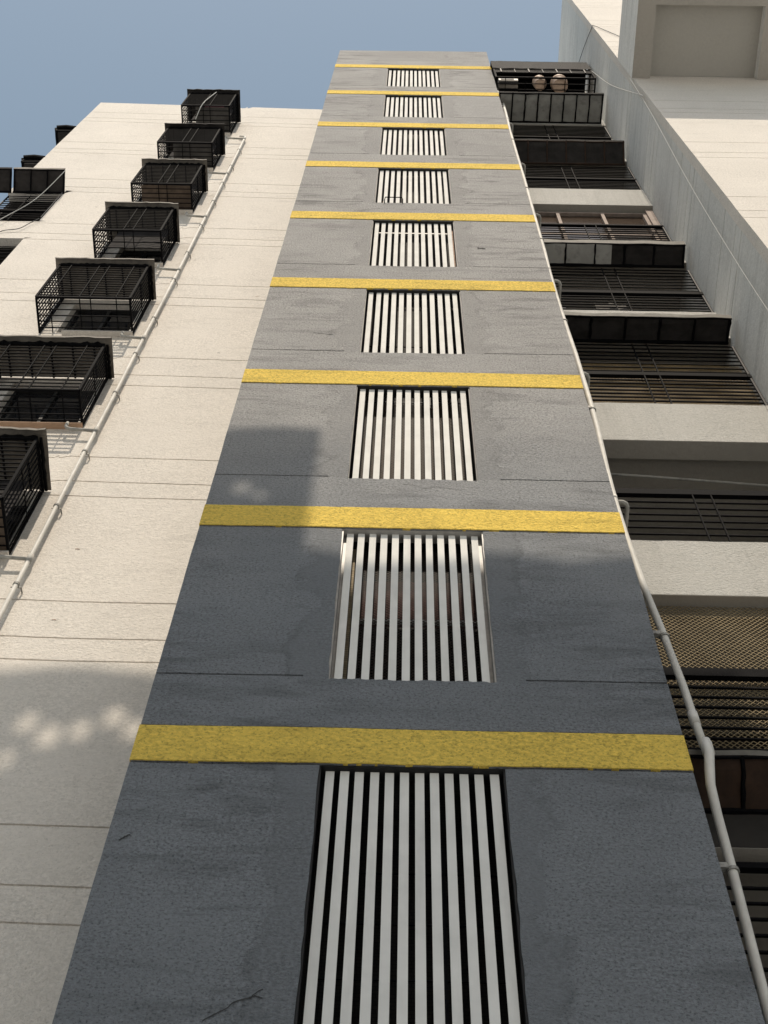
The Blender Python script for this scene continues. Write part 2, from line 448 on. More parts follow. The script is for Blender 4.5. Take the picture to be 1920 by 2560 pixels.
xs = merge(span(LX0, -6.04, .12), span(-6.04, LX1, .12), [q for w_ in lwin for q in w_[:2]])
zz = [GZ, 32.72]
for g in lg: zz += [g - .010, g + .010]
for a, b, c, d in lwin: zz += [c, d]
for a, b in bal: zz += [a, b]
zz += span(GZ, 32.72, .5)
zz = merge([z for z in zz if z <= 32.72])
mb = MB(); relief(mb, xs, zz, l_depth, LY, .16, l_wob)
mb.build('wall', WHITE, lw)
m = MB()
m.box(LX0 + .02, LX0 + .16, LY + .161, 7.3, 25.0, 32.9).box(LX0 + .02, LX0 + .16, LY + .161, 7.3, GZ, 10.8)
m.box(LX0 + .02, LX1, 7.3, 7.5, GZ, 32.9).box(LX0 + .17, LX1, LY + .161, 7.3, 32.3, 32.6)
m.build('side_wall', WHITE, lw)
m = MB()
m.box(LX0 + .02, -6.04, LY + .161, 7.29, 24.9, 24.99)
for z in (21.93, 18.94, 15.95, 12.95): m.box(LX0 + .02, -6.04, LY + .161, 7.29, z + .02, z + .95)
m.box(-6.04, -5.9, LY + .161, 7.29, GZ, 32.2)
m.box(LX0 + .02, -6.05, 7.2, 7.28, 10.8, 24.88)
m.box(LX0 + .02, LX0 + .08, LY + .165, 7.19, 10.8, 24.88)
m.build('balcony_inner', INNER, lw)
for a, b, c, d in lwin:
    m = MB(); y0 = LY + .10
    m.box(a, a + .04, y0, y0 + .04, c, d).box(b - .04, b, y0, y0 + .04, c, d).box(a + .04, b - .04, y0, y0 + .04, c, c + .05).box(a + .04, b - .04, y0, y0 + .04, d - .05, d)
    m.box((a + b) / 2 - .02, (a + b) / 2 + .02, y0 - .004, y0 + .036, c + .05, d - .05)
    wf = m.build('window', FRAME, lw)
    MB().box(a + .04, b - .04, y0 + .041, y0 + .05, c + .05, d - .05).build('pane', GLASS2, wf)
# ledge under cages with terracotta strip
for c in cages:
    MB().box(c[0] + .3, c[1] + .01, LY - .07, LY - .002, c[2] - .06, c[2] - .025).build('window_sill', TERRA if c is cages[1] else WHITE, lw)

# ---- window cages
clabels = ['black window cage at the left edge with a patchy brown lining, lowest of the cages',
           'wide black window cage with broad grey lid, second lowest, cut by the left edge',
           'black window cage with bare open floor, third from the bottom of the cages',
           'black window cage with a curled lid corner, in the middle of the column of cages',
           'black window cage lined with brown sacking board, third from the top of the cages',
           'black window cage with a grey board floor, second from the top of the cages',
           'black window cage rising above the roof edge against the sky, topmost of the cages']
def window_cage(i):
    x0, x1, z0, z1, yf = cages[i]
    yb = LY - .012
    t = thing('window_cage', clabels[i], 'window cage', ((x0 + x1) / 2, yb, z0), 'black window cages on the cream wall')
    w_ = .028
    m = MB()
    for x in (x0, x1):
        m.bar((x, yf, z0), (x, yf, z1), w_); m.bar((x, yf + w_ / 2, z0), (x, yb, z0), w_ * .9); m.bar((x, yf + w_ / 2, z1), (x, yb, z1), w_)
        m.bar((x, yb - .01, z0 + w_ / 2), (x, yb - .01, z1 - w_ / 2), w_ * .8)
    m.bar((x0, yf, z0), (x1, yf, z0), w_ * 1.05); m.bar((x0, yf, z1), (x1, yf, z1), w_ * 1.05)
    m.build('frame', BLACK, t)
    m = MB(); n = 14; bw = .013
    for k in range(1, n): z = z0 + (z1 - z0) * k / n; m.bar((x0, yf, z), (x1, yf, z), bw)
    W = x1 - x0; cx = (x0 + x1) / 2 + .04
    vs = [cx - .09, cx + .05] + ([x0 + .14 * W, x1 - .15 * W] if i in (1, 2) else [])
    for x in vs: m.bar((x, yf - .011, z0), (x, yf - .011, z1), bw)
    m.build('front_grille', BLACK, t)
    m = MB()
    for k in range(1, 6): y = yf + (yb - yf) * k / 6; m.bar((x0, y, z0), (x1, y, z0), .013)
    for x in vs: m.bar((x, yf, z0 + .012), (x, yb, z0 + .012), .012)
    m.build('floor_grille', BLACK, t)
    for x in (x0, x1):
        m = MB()
        for k in range(1, 10): y = yf + (yb - yf) * k / 10; m.bar((x, y, z0), (x, y, z1), .012)
        for q in (.5,): m.bar((x + .011, yf, z0 + (z1 - z0) * q), (x + .011, yb, z0 + (z1 - z0) * q), .009)
        if x == x0:
            for q in range(1, 9): m.bar((x - .009, yf, z0 + (z1 - z0) * q / 9), (x - .009, yb, z0 + (z1 - z0) * q / 9), .008)
        m.build('side_grille', BLACK, t)
    # lid: thin bent sheet with overhang, ragged black sealant below its rim
    m = MB(); ov = .078; nx_, ny_ = 16, 5
    X = span(x0 - ov - .0, x1 + ov, (W + 2 * ov) / nx_); Y = span(yf - .085, yb - .0, (yb - yf + .085) / ny_)
    def lz(x, y, k=0):
        e = (yb - y) * .10
        cr = .03 * nz(x * 3 + i * 7, y * 4, 2) + .012 * nz(x * 11, y * 9, i)
        if i == 3 and x > x1 - .1: cr -= .05 * (x - x1 + .1) / .2
        return z1 + .045 + e * .6 + cr * (1 if y < yf + .1 or x > x1 - .1 else .3)
    for a in range(len(X) - 1):
        for b in range(len(Y) - 1):
            P = [(X[a + p], Y[b + q] + (.012 * nz(X[a + p] * 9, i) if b + q == 0 else 0), lz(X[a + p], Y[b + q])) for p, q in ((0, 0), (1, 0), (1, 1), (0, 1))]
            m.quad(*P); m.quad(*[(p[0], p[1], p[2] + .006) for p in reversed(P)])
    for a in range(len(X) - 1):
        p, q = (X[a], Y[0] + .012 * nz(X[a] * 9, i), lz(X[a], Y[0])), (X[a + 1], Y[0] + .012 * nz(X[a + 1] * 9, i), lz(X[a + 1], Y[0]))
        m.quad(p, q, (q[0], q[1], q[2] + .006), (p[0], p[1], p[2] + .006))
        m.quad((p[0], p[1], p[2] - .035 - .012 * nz(p[0] * 5, i)), (q[0], q[1], q[2] - .035 - .012 * nz(q[0] * 5, i)), q, p)
    lid = m.build('lid_sheet', SHEET if i not in (5, 6) else SHEET_D, t)
    for k in range(5): x = x0 + W * (k + .5) / 5; MB().bar((x, yf, z1 + .022), (x, yb, z1 + .022), .02).build('lid_rib', BLACK, lid)
    m = MB(); P = []; Q = []
    for k in range(31): P.append((x0 + W * k / 30, yf + .012 * nz(k * .8, i), z1 + .030 + .014 * nz(k * .9, i, 3)))
    m.tube(P, [.018 + .034 * abs(nz(k * 1.3, i, 8)) for k in range(31)], 6)
    for k in range(13): Q.append((x1 + .03 + .012 * nz(k * 1.1, i, 2), yf + (yb - yf) * k / 12, z1 + .03 + .01 * nz(k, i)))
    m.tube(Q, [.018 + .014 * abs(nz(k * 1.3, i, 5)) for k in range(13)], 6)
    m.build('sealant', TAR, lid)
    # linings / stored things belonging to the cage
    if i in (0, 4, 5, 6):
        m = MB(); a, b = (x0 + .02, x1 - .02)
        if i == 6: a = x0 + .28
        if i == 5: a = x0 + .28
        if i == 4: a = x0 + .16
        Xs = span(a, b, .12); Ys = span(yf + .03, yb - .02, .1)
        g = lambda x, y: z0 + .035 + .02 * nz(x * 4, y * 4, i)
        for p in range(len(Xs) - 1):
            for q in range(len(Ys) - 1):
                m.quad(*[(x, y, g(x, y)) for x, y in ((Xs[p], Ys[q]), (Xs[p], Ys[q + 1]), (Xs[p + 1], Ys[q + 1]), (Xs[p + 1], Ys[q]))])
        m.build('floor_sheet', BOARD if i in (0, 4) else BOARD_G, t)
    m = MB()    # back sheet behind the grille, hides most of the window
    if i in (0, 3, 4, 5, 6):
        zt = {0: .75, 3: .98, 4: .9, 5: .9, 6: .95}[i]
        Xs = span(x0 + .18, x1 - .05, .1)
        for p in range(len(Xs) - 1):
            m.quad((Xs[p], yf + .28 + .03 * nz(Xs[p] * 5, i), z0 + .05), (Xs[p + 1], yf + .28 + .03 * nz(Xs[p + 1] * 5, i), z0 + .05),
                   (Xs[p + 1], yf + .30, z0 + (z1 - z0) * zt), (Xs[p], yf + .30, z0 + (z1 - z0) * zt))
        m.build('hanging_cloth', simple('dark_cloth', (.022, .018, .018), .9, .5, 6), t)
    if i == 6:
        MB().box(x0 + .35, x0 + .75, yf + .2, yf + .22, z0 + .5, z1 - .1).build('hanging_cloth', CLOTH_R, t)
    # shadow-casting side flap on the right
    return t
for i in range(7): window_cage(i)
for x, z, q in ((-3.02, 11.62, .02), (-2.95, 10.35, .018), (-3.2, 20.9, .016), (-2.1, 19.2, .022), (-2.35, 16.9, .016), (-5.3, 23.9, .016), (-2.7, 25.3, .02)):
    crack([(x, z), (x + q, z + .004), (x + 2.2 * q, z - .003)], .008, LY - .003, lw, 'wall_mark', RUST if q > .017 else CRACK)
crack([(-4.4, 24.62), (-4.0, 24.60), (-3.9, 24.63)], .003, LY - .003, lw)
crack([(-1.75, 22.3), (-1.9, 22.2), (-2.05, 22.22), (-2.3, 22.15)], .003, LY - .003, lw)
crack([(-6.4, 27.9), (-6.2, 27.8), (-6.0, 27.84), (-5.9, 27.8)], .004, LY - .003, lw)
# loose pale strips on the topmost cage
tag(MB().tube([(-4.10, 5.64, 31.1), (-4.16, 5.64, 30.6), (-4.20, 5.63, 30.1), (-4.22, 5.64, 29.82), (-4.26, 5.70, 29.68), (-4.30, 5.80, 29.55), (-4.34, 5.90, 29.5)], .009, 5).build('loose_strip', CABLE_W),
    'pale loose strip hanging down the front of the topmost cage', 'strip')

# ---- left drainpipe
lp = thing('drainpipe', 'long white drainpipe with clamps running up the cream wall beside the cages', 'pipe', (-3.34, 6.2, GZ))
pts = []; z = GZ
while z < 29.3: pts.append((-3.365 + .055 * min(max((z - 10) / 10, 0), 1) + .008 * nz(z * .25, 1), 6.2, z)); z += .5
pts += [(-3.31, 6.2, 29.3), (-3.35, 6.215, 29.42), (-3.44, 6.22, 29.46)]
MB().tube(pts, .022, 12).build('pipe', PIPE, lp, True)
def lpx(z): return -3.365 + .055 * min(max((z - 10) / 10, 0), 1) + .008 * nz(z * .25, 1)
for z in (6.3, 7.8, 9.3, 10.8, 12.35, 13.64, 15.3, 16.6, 17.96, 19.65, 21.0, 22.54, 24.1, 25.4, 26.73, 28.1):
    m = MB(); x = lpx(z)
    m.tube([(x, 6.2, z - .015), (x, 6.2, z + .015)], .030, 12)
    m.box(x + .024, x + .052, 6.212, 6.222, z - .03, z - .016).box(x - .046, x - .024, 6.212, 6.22, z - .026, z - .016)
    m.tube([(x + .045, 6.217, z - .022), (x + .05, 6.275, z - .026)], .008, 6)
    m.build('clamp', CLAMP, lp)
for z, x in zip((11.27, 14.20, 17.18, 20.13, 23.10, 26.12, 29.12), (-3.70, -3.68, -3.62, -3.63, -3.64, -3.68, -3.69)):
    m = MB()
    xe = lpx(z)
    m.tube([(xe, 6.2, z), (x + .05, 6.19, z + .02), (x + .015, 6.185, z + .035), (x, 6.18, z + .07), (x, 6.18, z + .16)], .019, 10)
    m.tube([(xe, 6.2, z - .06), (xe, 6.2, z + .06)], .030, 12)
    m.build('branch_pipe', PIPE2, lp, True)

# ---- corner balcony gear on the far left
def sheet_awning(name, label, x0, x1, yb, yf, zb, zf, mat, ribs, rim=.05, edge=EDGE, seed=0, group=None, ribmat=TAR, flap=0.):
    t = thing(name, label, 'awning', ((x0 + x1) / 2, yb, zb), group)
    m = MB(); X = span(x0, x1, .09); n = 4
    def P(x, q): 
        y = yb + (yf - yb) * q; zq = zb + (zf - zb) * q + .028 * nz(x * 3 + seed, q * 2) * (.1 + q)
        return (x, y, zq)
    for a in range(len(X) - 1):
        for b in range(n):
            Q = [P(X[a], b / n), P(X[a], (b + 1) / n), P(X[a + 1], (b + 1) / n), P(X[a + 1], b / n)]
            m.quad(*Q); m.quad(*[(p[0], p[1], p[2] + .008) for p in reversed(Q)])
    for x in (x0, x1):
        p, q = P(x, 0), P(x, 1); m.quad(p, q, (q[0], q[1], q[2] + .008), (p[0], p[1], p[2] + .008))
    m.build('sheet', mat, t)
    m = MB()      # folded front rim
    for a in range(len(X) - 1):
        p, q = P(X[a], 1), P(X[a + 1], 1)
        h0, h1 = rim * (1 + .7 * nz(X[a] * 2.6, seed)), rim * (1 + .7 * nz(X[a + 1] * 2.6, seed))
        m.quad((p[0], p[1] - .003, p[2] - .01), (q[0], q[1] - .003, q[2] - .01), (q[0], q[1] - .012, q[2] + h1), (p[0], p[1] - .012, p[2] + h0))
    m.build('rim', edge, t)
    m = MB()
    for k in range(ribs + 1):
        x = x0 + .02 + (x1 - x0 - .04) * k / ribs
        pp = [P(x, q / 6) for q in range(7)]
        m.tube([(p[0] + .008 * nz(q * .9, k, seed), p[1], p[2] - .012) for q, p in enumerate(pp)], [.012 + .010 * abs(nz(q * 1.7, k, seed)) for q in range(7)], 6)
    pp = [P(x, 0.02) for x in X]; m.tube([(p[0], p[1], p[2] - .015) for p in pp], [.018 + .014 * abs(nz(j * 1.1, seed, 4)) for j in range(len(pp))], 6)
    pp = [P(x, .97) for x in X]; m.tube([(p[0], p[1], p[2] - .010) for p in pp], [.010 + .008 * abs(nz(j * 1.1, seed, 6)) for j in range(len(pp))], 6)
    m.build('rib', ribmat, t)
    return t
def bar_grille(name, label, x0, x1, z0, zr, z1, y, nlow, nup, vx, group=None, mesh=None, meshmat=None, top=True, wr=.05):
    """horizontal bars z0..zr, thick rail at zr, bars on to z1"""
    t = thing(name, label, 'balcony grille', ((x0 + x1) / 2, y, z0), group)
    m = MB()
    m.box(x0, x1, y - .022, y + .022, zr - wr / 2, zr + wr / 2)
    m.build('top_rail', BLACK, t)
    m = MB()
    for k in range(nlow): z = z0 + .03 + (zr - z0 - .08) * k / nlow; m.bar((x0, y, z), (x1, y, z), .016)
    for k in range(1, nup + 1): z = zr + (z1 - zr) * k / nup; m.bar((x0, y, z), (x1, y, z), .014)
    m.build('bars', BLACK, t)
    for x in vx:
        m = MB(); m.bar((x, y - .014, z0), (x, y - .014, z1 if nup else zr - .026), .013); m.build('upright', BLACK, t)
    for x in (x0 + .01, x1 - .012): MB().bar((x, y - .002, z0), (x, y - .002, max(z1, zr)), .02).build('upright', BLACK2, t)
    if mesh:
        a, b, c, d, ym, st = mesh; m = MB(); W, H = b - a, d - c
        n = int((W + H) / st)
        for sg in (1, -1):
            for i in range(1, n):
                o = i * st
                xa, za = (o, 0) if o < W else (W, o - W)
                xb, zb = (0, o) if o < H else (o - H, H)
                if sg < 0: xa, xb = W - xa, W - xb
                q = 3
                pts = [(a + xa + (xb - xa) * k / q, ym + .012 * nz((xa + k * .4) * 2, za * 2 + k), c + za + (zb - za) * k / q) for k in range(q + 1)]
                for k in range(q): m.bar(pts[k], pts[k + 1], .0038)
        m.build('wire_mesh', meshmat, t)
    return t
sheet_awning('sheet_awning', 'grey sheet awning with dark ribs on the far left balcony under the sky', -6.93, -6.02, 6.27, 5.90, 24.78, 24.98, SHEET_D, 3, .05, SHEET, 11, ribmat=BLACK)
sheet_awning('sheet_awning', 'torn dark sheet awning at the left edge below the sky', -7.8, -6.96, 6.27, 5.90, 24.78, 24.98, SHEET_D, 2, .04, SHEET_D, 12, ribmat=BLACK)
bar_grille('balcony_grille', 'black barred grille in the upper of the two far left balcony openings', -7.0, -6.05, 22.95, 23.70, 24.7, 6.32, 5, 8, [-6.6], wr=.04)
bar_grille('balcony_grille', 'dark barred grille in the lower of the two far left balcony openings', -7.0, -6.05, 19.9, 20.8, 21.85, 6.40, 5, 6, [-6.5], wr=.04)
# awnings peeping past the left corner
for (zl, zh, xo, yy, lab) in ((30.22, 30.42, .40, 6.31, 'black window hood peeping past the left roof corner, upper of the two'),
                          (27.35, 27.60, .41, 6.31, 'black window hood peeping past the left roof corner, lower of the two')):
    t = thing('window_hood', lab, 'window cage', (LX0 - .1, 7.0, zl), 'black window hoods beyond the left corner')
    m = MB(); X = LX0 - xo
    P = [(X, yy + .6 * k / 6, zh + .03 * nz(k, zl)) for k in range(7)]
    m.tube(P, .05, 8); m.tube([(X, yy, zh), (X + xo * .5, yy - .01, zh + .03), (LX0, yy, zh - .02)], .055, 8)
    m.box(X, LX0 + .01, yy, yy + .6, zh - .03, zh + .03); m.build('lid_sheet', TAR, t)
    m = MB(); 
    for k in range(3): m.bar((X + .02, yy + .02, zl + (zh - zl) * k / 3), (LX0 + .01, yy + .02, zl + (zh - zl) * k / 3), .02)
    m.bar((X + .02, yy + .02, zl), (X + .02, yy + .02, zh), .035); m.bar((X + .02, yy + .03, zl + .02), (X + .02, yy + .6, zl + .02), .03)
    m.build('frame', BLACK, t)
    MB().box(X + .05, LX0 + .015, yy + .06, yy + .55, zl + .02, zh - .06).build('lining', SHEET_D, t)

# ============================================================ RIGHT WING (side wall, front wall, box balcony)
SX, RY = 3.76, 4.12
rw = thing('apartment_wing', 'cream right hand wing with grey streaked flank and a boxed out balcony above', 'building', (5.5, RY, GZ))
rl = []
for k in range(-2, 10): f = 7.695 + 2.985 * k; rl += [f, f - .63, f - .93]
RX1 = 7.6; RT = 38.5
def r_depth(x, z):
    for g in rl:
        if abs(z - g) < .009: return .012
    return 0.
def r_wob(x, z):
    dx = .006 * nz(z * 1.1, 7, 3) if x < SX + .01 else 0.
    return x + dx, z + .012 * nz(x * 1.2, z * .6, 29) + .004 * nz(x * 9, z * 3, 22)
zz = [GZ, RT]
for g in rl: zz += [g - .009, g + .009]
zz = merge(zz, span(GZ, RT, .5))
mb = MB(); relief(mb, span(SX, RX1, .12), zz, r_depth, RY, .15, r_wob)
mb.build('wall', WHITE, rw)
m = MB(); e0 = GZ
for g in sorted(g for g in rl if g < 37) + [37.25 + .009]:
    m.box(SX + .006, SX + .14, RY + .151, 8.2, e0, g - .009)
    if g < 37.2: m.box(SX + .018, SX + .139, RY + .152, 8.19, g - .009, g + .009)
    e0 = g + .009
m.box(SX + .14, RX1, 8.06, 8.2, GZ, 37.2); m.box(RX1 - .14, RX1, RY + .151, 8.06, GZ, 37.2)
m.box(SX + .14, RX1 - .14, RY + .151, 8.06, 36.6, 36.9)
m.build('side_wall', WHITE_SIDE, rw)
BZ0, BZ1 = 24.58, 26.44
m = MB(); m.box(3.732, 4.03, 2.95, RY - .002, BZ0, BZ1)
m.box(3.732, 6.4, 1.95, 2.95, BZ0, BZ1); m.box(5.82, 6.4, 2.95, RY - .002, BZ0, BZ1)
bx = m.build('box_balcony', WHITE_SIDE, rw)
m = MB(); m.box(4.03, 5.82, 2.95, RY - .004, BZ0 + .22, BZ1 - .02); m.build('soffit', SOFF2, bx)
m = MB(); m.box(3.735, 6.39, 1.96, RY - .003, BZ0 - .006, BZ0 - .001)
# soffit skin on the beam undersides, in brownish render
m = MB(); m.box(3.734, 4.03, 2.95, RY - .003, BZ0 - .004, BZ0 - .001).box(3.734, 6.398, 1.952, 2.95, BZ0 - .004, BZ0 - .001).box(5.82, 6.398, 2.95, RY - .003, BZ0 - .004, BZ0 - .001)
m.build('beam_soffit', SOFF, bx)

# ============================================================ BALCONY BAY
BX0, BX1, BY = 1.712, 3.766, 5.5
bay = thing('balcony_bay', 'recessed stack of grilled balconies between the grey tower and the streaked flank', 'building', (2.75, BY, GZ))
fz = [9.63 + ST * k for k in range(-4, 8)]
for k, z in enumerate(fz):
    lv = k - 4
    z = {0: 9.63, 1: 12.62, 4: 21.57}.get(lv, z)
    hh = {0: .90, 1: .94, 4: .98}.get(lv, .92)
    m = MB(); X = span(BX0, BX1, .06)
    jt = [.008 * nz(x * 6, z) + .004 * nz(x * 20, z) for x in X]; jb = [.004 * nz(x * 5, z, 3) for x in X]
    for i in range(len(X) - 1):
        a, b = X[i], X[i + 1]; t0, t1, b0, b1 = z + hh + jt[i], z + hh + jt[i + 1], z + jb[i], z + jb[i + 1]
        m.quad((a, BY, b0), (b, BY, b1), (b, BY, t1), (a, BY, t0)); m.quad((a, BY, t0), (b, BY, t1), (b, BY + .2, t1), (a, BY + .2, t0))
        m.quad((a, BY + .2, b0), (b, BY + .2, b1), (b, BY, b1), (a, BY, b0)); m.quad((b, BY + .2, b1), (a, BY + .2, b0), (a, BY + .2, t0), (b, BY + .2, t1))
    m.build('parapet', FASC if lv >= 0 else INNER, bay)  # lower parapets take the near-black material in place of deep shade
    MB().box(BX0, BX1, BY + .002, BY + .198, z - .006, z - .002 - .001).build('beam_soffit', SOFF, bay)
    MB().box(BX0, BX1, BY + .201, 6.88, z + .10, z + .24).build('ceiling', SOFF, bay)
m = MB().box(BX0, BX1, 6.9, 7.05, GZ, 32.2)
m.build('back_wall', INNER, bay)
m = MB().box(BX0, BX1, BY + .201, 6.9, 32.25, 32.4); m.build('roof', SHEET_D, bay)
# back-wall openings (dark doors/windows) on the two open storeys
for z in (7.6, 10.6):
    m = MB(); m.box(2.0, 3.3, 6.85, 6.899, z, z + 1.75).build('door', DARK, bay)
    m2 = MB(); m2.box(1.96, 2.0, 6.83, 6.899, z, z + 1.79).box(3.3, 3.34, 6.83, 6.899, z, z + 1.79).box(2.0, 3.3, 6.83, 6.899, z + 1.75, z + 1.79); m2.build('door_frame', FRAME, bay)
# glazed storey
m = MB(); y0 = 5.60; zb_, zt_ = 19.6, 21.50
for x in (1.76, 2.28, 2.96, 3.60): m.box(x, x + .05, y0, y0 + .05, zb_, zt_ - .05)
m.box(1.72, 3.65, y0 + .002, y0 + .048, zt_ - .05, zt_); m.box(1.72, 3.65, y0 + .05, y0 + .09, 20.45, 20.50)
gw = m.build('window', MULL, bay)
MB().box(1.74, 3.62, y0 + .051, y0 + .06, zb_, 20.44).box(1.74, 3.62, y0 + .051, y0 + .06, 20.51, zt_ - .06).build('pane', GLASS, gw)
MB().box(3.65, 3.755, 5.56, 5.66, 19.6, 21.55).build('window_reveal', MULL, bay)

G = 'black bar grilles of the balcony bay'
GA = 'sheet awnings of the balcony bay'
VX = [2.60, 2.765]
bar_grille('balcony_grille', 'black bar railing at the bottom right corner behind the drainpipe', BX0 + .01, SX - .005, 4.65, 6.50, 6.6, BY + .03, 14, 0, VX, G, wr=.05)
bar_grille('balcony_grille', 'black railing with gold wire mesh rising behind it, lower right', BX0 + .01, SX - .005, 7.50, 8.55, 9.6, BY + .03, 8, 0, [3.3], G,
           mesh=(BX0 + .02, SX - .02, 7.45, 9.62, BY + .10, .046), meshmat=MESHW, wr=.10)
bar_grille('balcony_grille', 'black railing on the open balcony between the two pale parapets', BX0 + .01, SX - .005, 10.55, 11.50, 11.6, BY + .03, 7, 0, VX, G, wr=.10)
bar_grille('balcony_grille', 'full height black grille with golden mesh above the upper of the two wide pale parapets', BX0 + .01, SX - .005, 13.57, 14.44, 15.38, BY + .03, 8, 8, VX, G,
           mesh=(BX0 + .02, SX - .02, 13.5, 14.95, BY + .10, .034), meshmat=simple('rusty_wire_mesh', (.44, .31, .14), .6, .6, 4), wr=.09)
bar_grille('balcony_grille', 'black grille with pale cloth at its left end, under the half black awning', BX0 + .01, SX - .005, 16.5, 17.30, 18.30, BY + .03, 7, 8, VX, G, wr=.10)
bar_grille('balcony_grille', 'black railing in front of the brown glazed windows', BX0 + .01, SX - .005, 19.60, 20.47, 20.5, BY + .03, 7, 0, VX, G, wr=.05)
bar_grille('balcony_grille', 'black grille standing on the narrow stained parapet above the brown windows', BX0 + .01, SX - .005, 22.56, 23.30, 24.2, BY + .03, 7, 8, VX, G, wr=.05)
bar_grille('balcony_grille', 'black grille directly under the ribbed grey awning, second from the top of the bay', BX0 + .01, SX - .005, 25.5, 26.50, 27.65, BY + .03, 6, 10, VX, G, wr=.04)
# awnings
sheet_awning('sheet_awning', 'brown rusty sheet awning with torn pale rim at the lower right edge', BX0 - .0, 3.74, BY - .0, 5.22, 6.98, 7.17, SHEET_B, 5, .03, EDGE, 1, GA)
sheet_awning('sheet_awning', 'dark five panel sheet awning with curled pale rim over the golden mesh grille', BX0 - .0, 3.70, BY, 5.19, 15.42, 15.40, SHEET_D, 5, .07, EDGE, 2, GA)
a = sheet_awning('sheet_awning', 'sheet awning painted half pale and half black below the brown glazed windows', BX0 - .0, 3.70, BY, 5.21, 18.38, 18.44, SHEET_D, 5, .10, EDGE, 3, GA, ribmat=BLACK)
m = MB(); m.quad((BX0, BY - .01, 18.368), (BX0, 5.22, 18.420), (2.73, 5.22, 18.420), (2.73, BY - .01, 18.368))
m.build('pale_panel', SHEET_L, a)
sheet_awning('sheet_awning', 'dark brown sheet awning above the narrow stained parapet', BX0 - .0, 3.70, BY, 5.17, 24.28, 24.58, SHEET_D, 6, .03, TAR, 4, GA, ribmat=SHEET_B)
sheet_awning('sheet_awning', 'lighter grey awning striped with black tar ribs, topmost awning of the bay', BX0 - .0, 3.70, BY, 4.93, 27.70, 27.62, SHEET_L, 8, .03, TAR, 5, GA)
# stored stuff seen through bars
def cloth(name, label, x0, x1, z0, z1, y, mat, cat='cloth'):
    m = MB(); X = span(x0, x1, .05); n = 4
    for i in range(len(X) - 1):
        for j in range(n):
            f = lambda x, q: (x, y + .04 * nz(x * 9, q * 2, y), z0 + (z1 - z0) * q + .04 * nz(x * 7, 3) * (1 - q))
            m.quad(f(X[i], j / n), f(X[i + 1], j / n), f(X[i + 1], (j + 1) / n), f(X[i], (j + 1) / n))
    return tag(m.build(name, mat), label, cat)
cloth('hanging_cloth', 'pale laundry hanging behind the grille beside the upper drainpipe', 1.78, 2.02, 16.55, 17.1, 5.66, CLOTH_W)
cloth('hanging_cloth', 'white laundry behind the golden mesh grille near the pipe', 1.85, 2.35, 13.75, 14.15, 5.75, CLOTH_W)
cloth('hanging_cloth', 'teal cloth behind the thin grille below the striped awning', 2.25, 2.6, 25.6, 26.3, 5.6, CLOTH_G)
cloth('hanging_cloth', 'faded pink laundry at the right edge behind the open balcony railing', 3.3, 3.62, 10.6, 11.15, 5.75, CLOTH_R)
for args in (
    ('dark red laundry behind the grille under the dark brown awning', 2.9, 3.25, 22.7, 23.2, 5.68, CLOTH_R),
    ('pale towel behind the grille under the dark brown awning', 2.2, 2.35, 22.75, 23.15, 5.66, CLOTH_W),
    ('pale rag hanging at the left end of the open balcony', 1.8, 1.98, 10.65, 11.0, 5.72, CLOTH_W),
    ('dull cloth behind the half black awning grille near its middle', 2.5, 2.9, 17.45, 18.0, 5.9, simple('dull_cloth', (.14, .13, .12), .9, .6, 7)),
    ('brown sacking hung behind the golden mesh at its right side', 2.5, 3.7, 13.6, 14.4, 5.85, simple('sacking', (.26, .17, .08), .9, .5, 5)),
    ('dusty pink sheet behind the grille under the ribbed grey awning', 2.75, 3.1, 25.65, 26.4, 5.64, CLOTH_R)):
    cloth('hanging_cloth', *args)
tag(MB().tube([(1.75, 5.8, 12.50), (2.5, 5.83, 12.48), (3.2, 5.87, 12.47), (3.74, 5.9, 12.46)], .014, 8).build('ceiling_pipe', PIPE2), 'thin pale conduit across the shaded ceiling of the open balcony', 'conduit')
# topmost cage of the bay
t = thing('balcony_cage', 'projecting black balcony cage at the top of the bay against the sky', 'balcony cage', (2.7, BY, 29.08))
yf, z0, zm, z1 = 4.90, 29.08, 29.98, 30.86; x0, x1 = 1.725, 3.70
m = MB()
for z in (z0, 29.62, zm): m.bar((x0, yf, z), (x1, yf, z), .035)
for x in (x0 + .01, x1):
    m.bar((x, yf + .001, z0), (x, yf + .001, z1), .035)
    for z in (z0, zm): m.bar((x, yf, z), (x, BY, z), .03)
m.build('frame', BLACK, t)
m = MB()
for k in range(1, 9): m.bar((x0, yf, z0 + .53 + k * .0), (x1, yf, z0 + .53), .012)
for k in range(6): z = z0 + .58 + k * .06; m.bar((x0, yf, z), (x1, yf, z), .011)
for k in range(7): x = x0 + (x1 - x0) * (k + .5) / 7; m.bar((x, yf - .015, z0 + .53), (x, yf - .015, zm), .014 if k % 2 else .026)
m.build('front_grille', BLACK2, t)
m = MB()
for k in range(1, 5): y = yf + .115 * k; m.bar((x0, y, z0), (x1, y, z0), .014)
for k in range(5): x = x0 + (x1 - x0) * (k + .5) / 5; m.bar((x, yf, z0 + .014), (x, BY, z0 + .014), .014)
m.build('floor_grille', BLACK, t)
m = MB(); X = span(x0 - .02, x1 + .015, .1)
for i in range(len(X) - 1):
    f = lambda x, z: (x, yf - .03 + .01 * nz(x * 5, z), z)
    m.quad(f(X[i], zm + .02), f(X[i + 1], zm + .02), f(X[i + 1], z1), f(X[i], z1)); 
    m.quad((X[i], yf - .03, z1), (X[i + 1], yf - .03, z1), (X[i + 1], BY, z1 - .02), (X[i], BY, z1 - .02))
m.build('black_sheet', TAR, t)
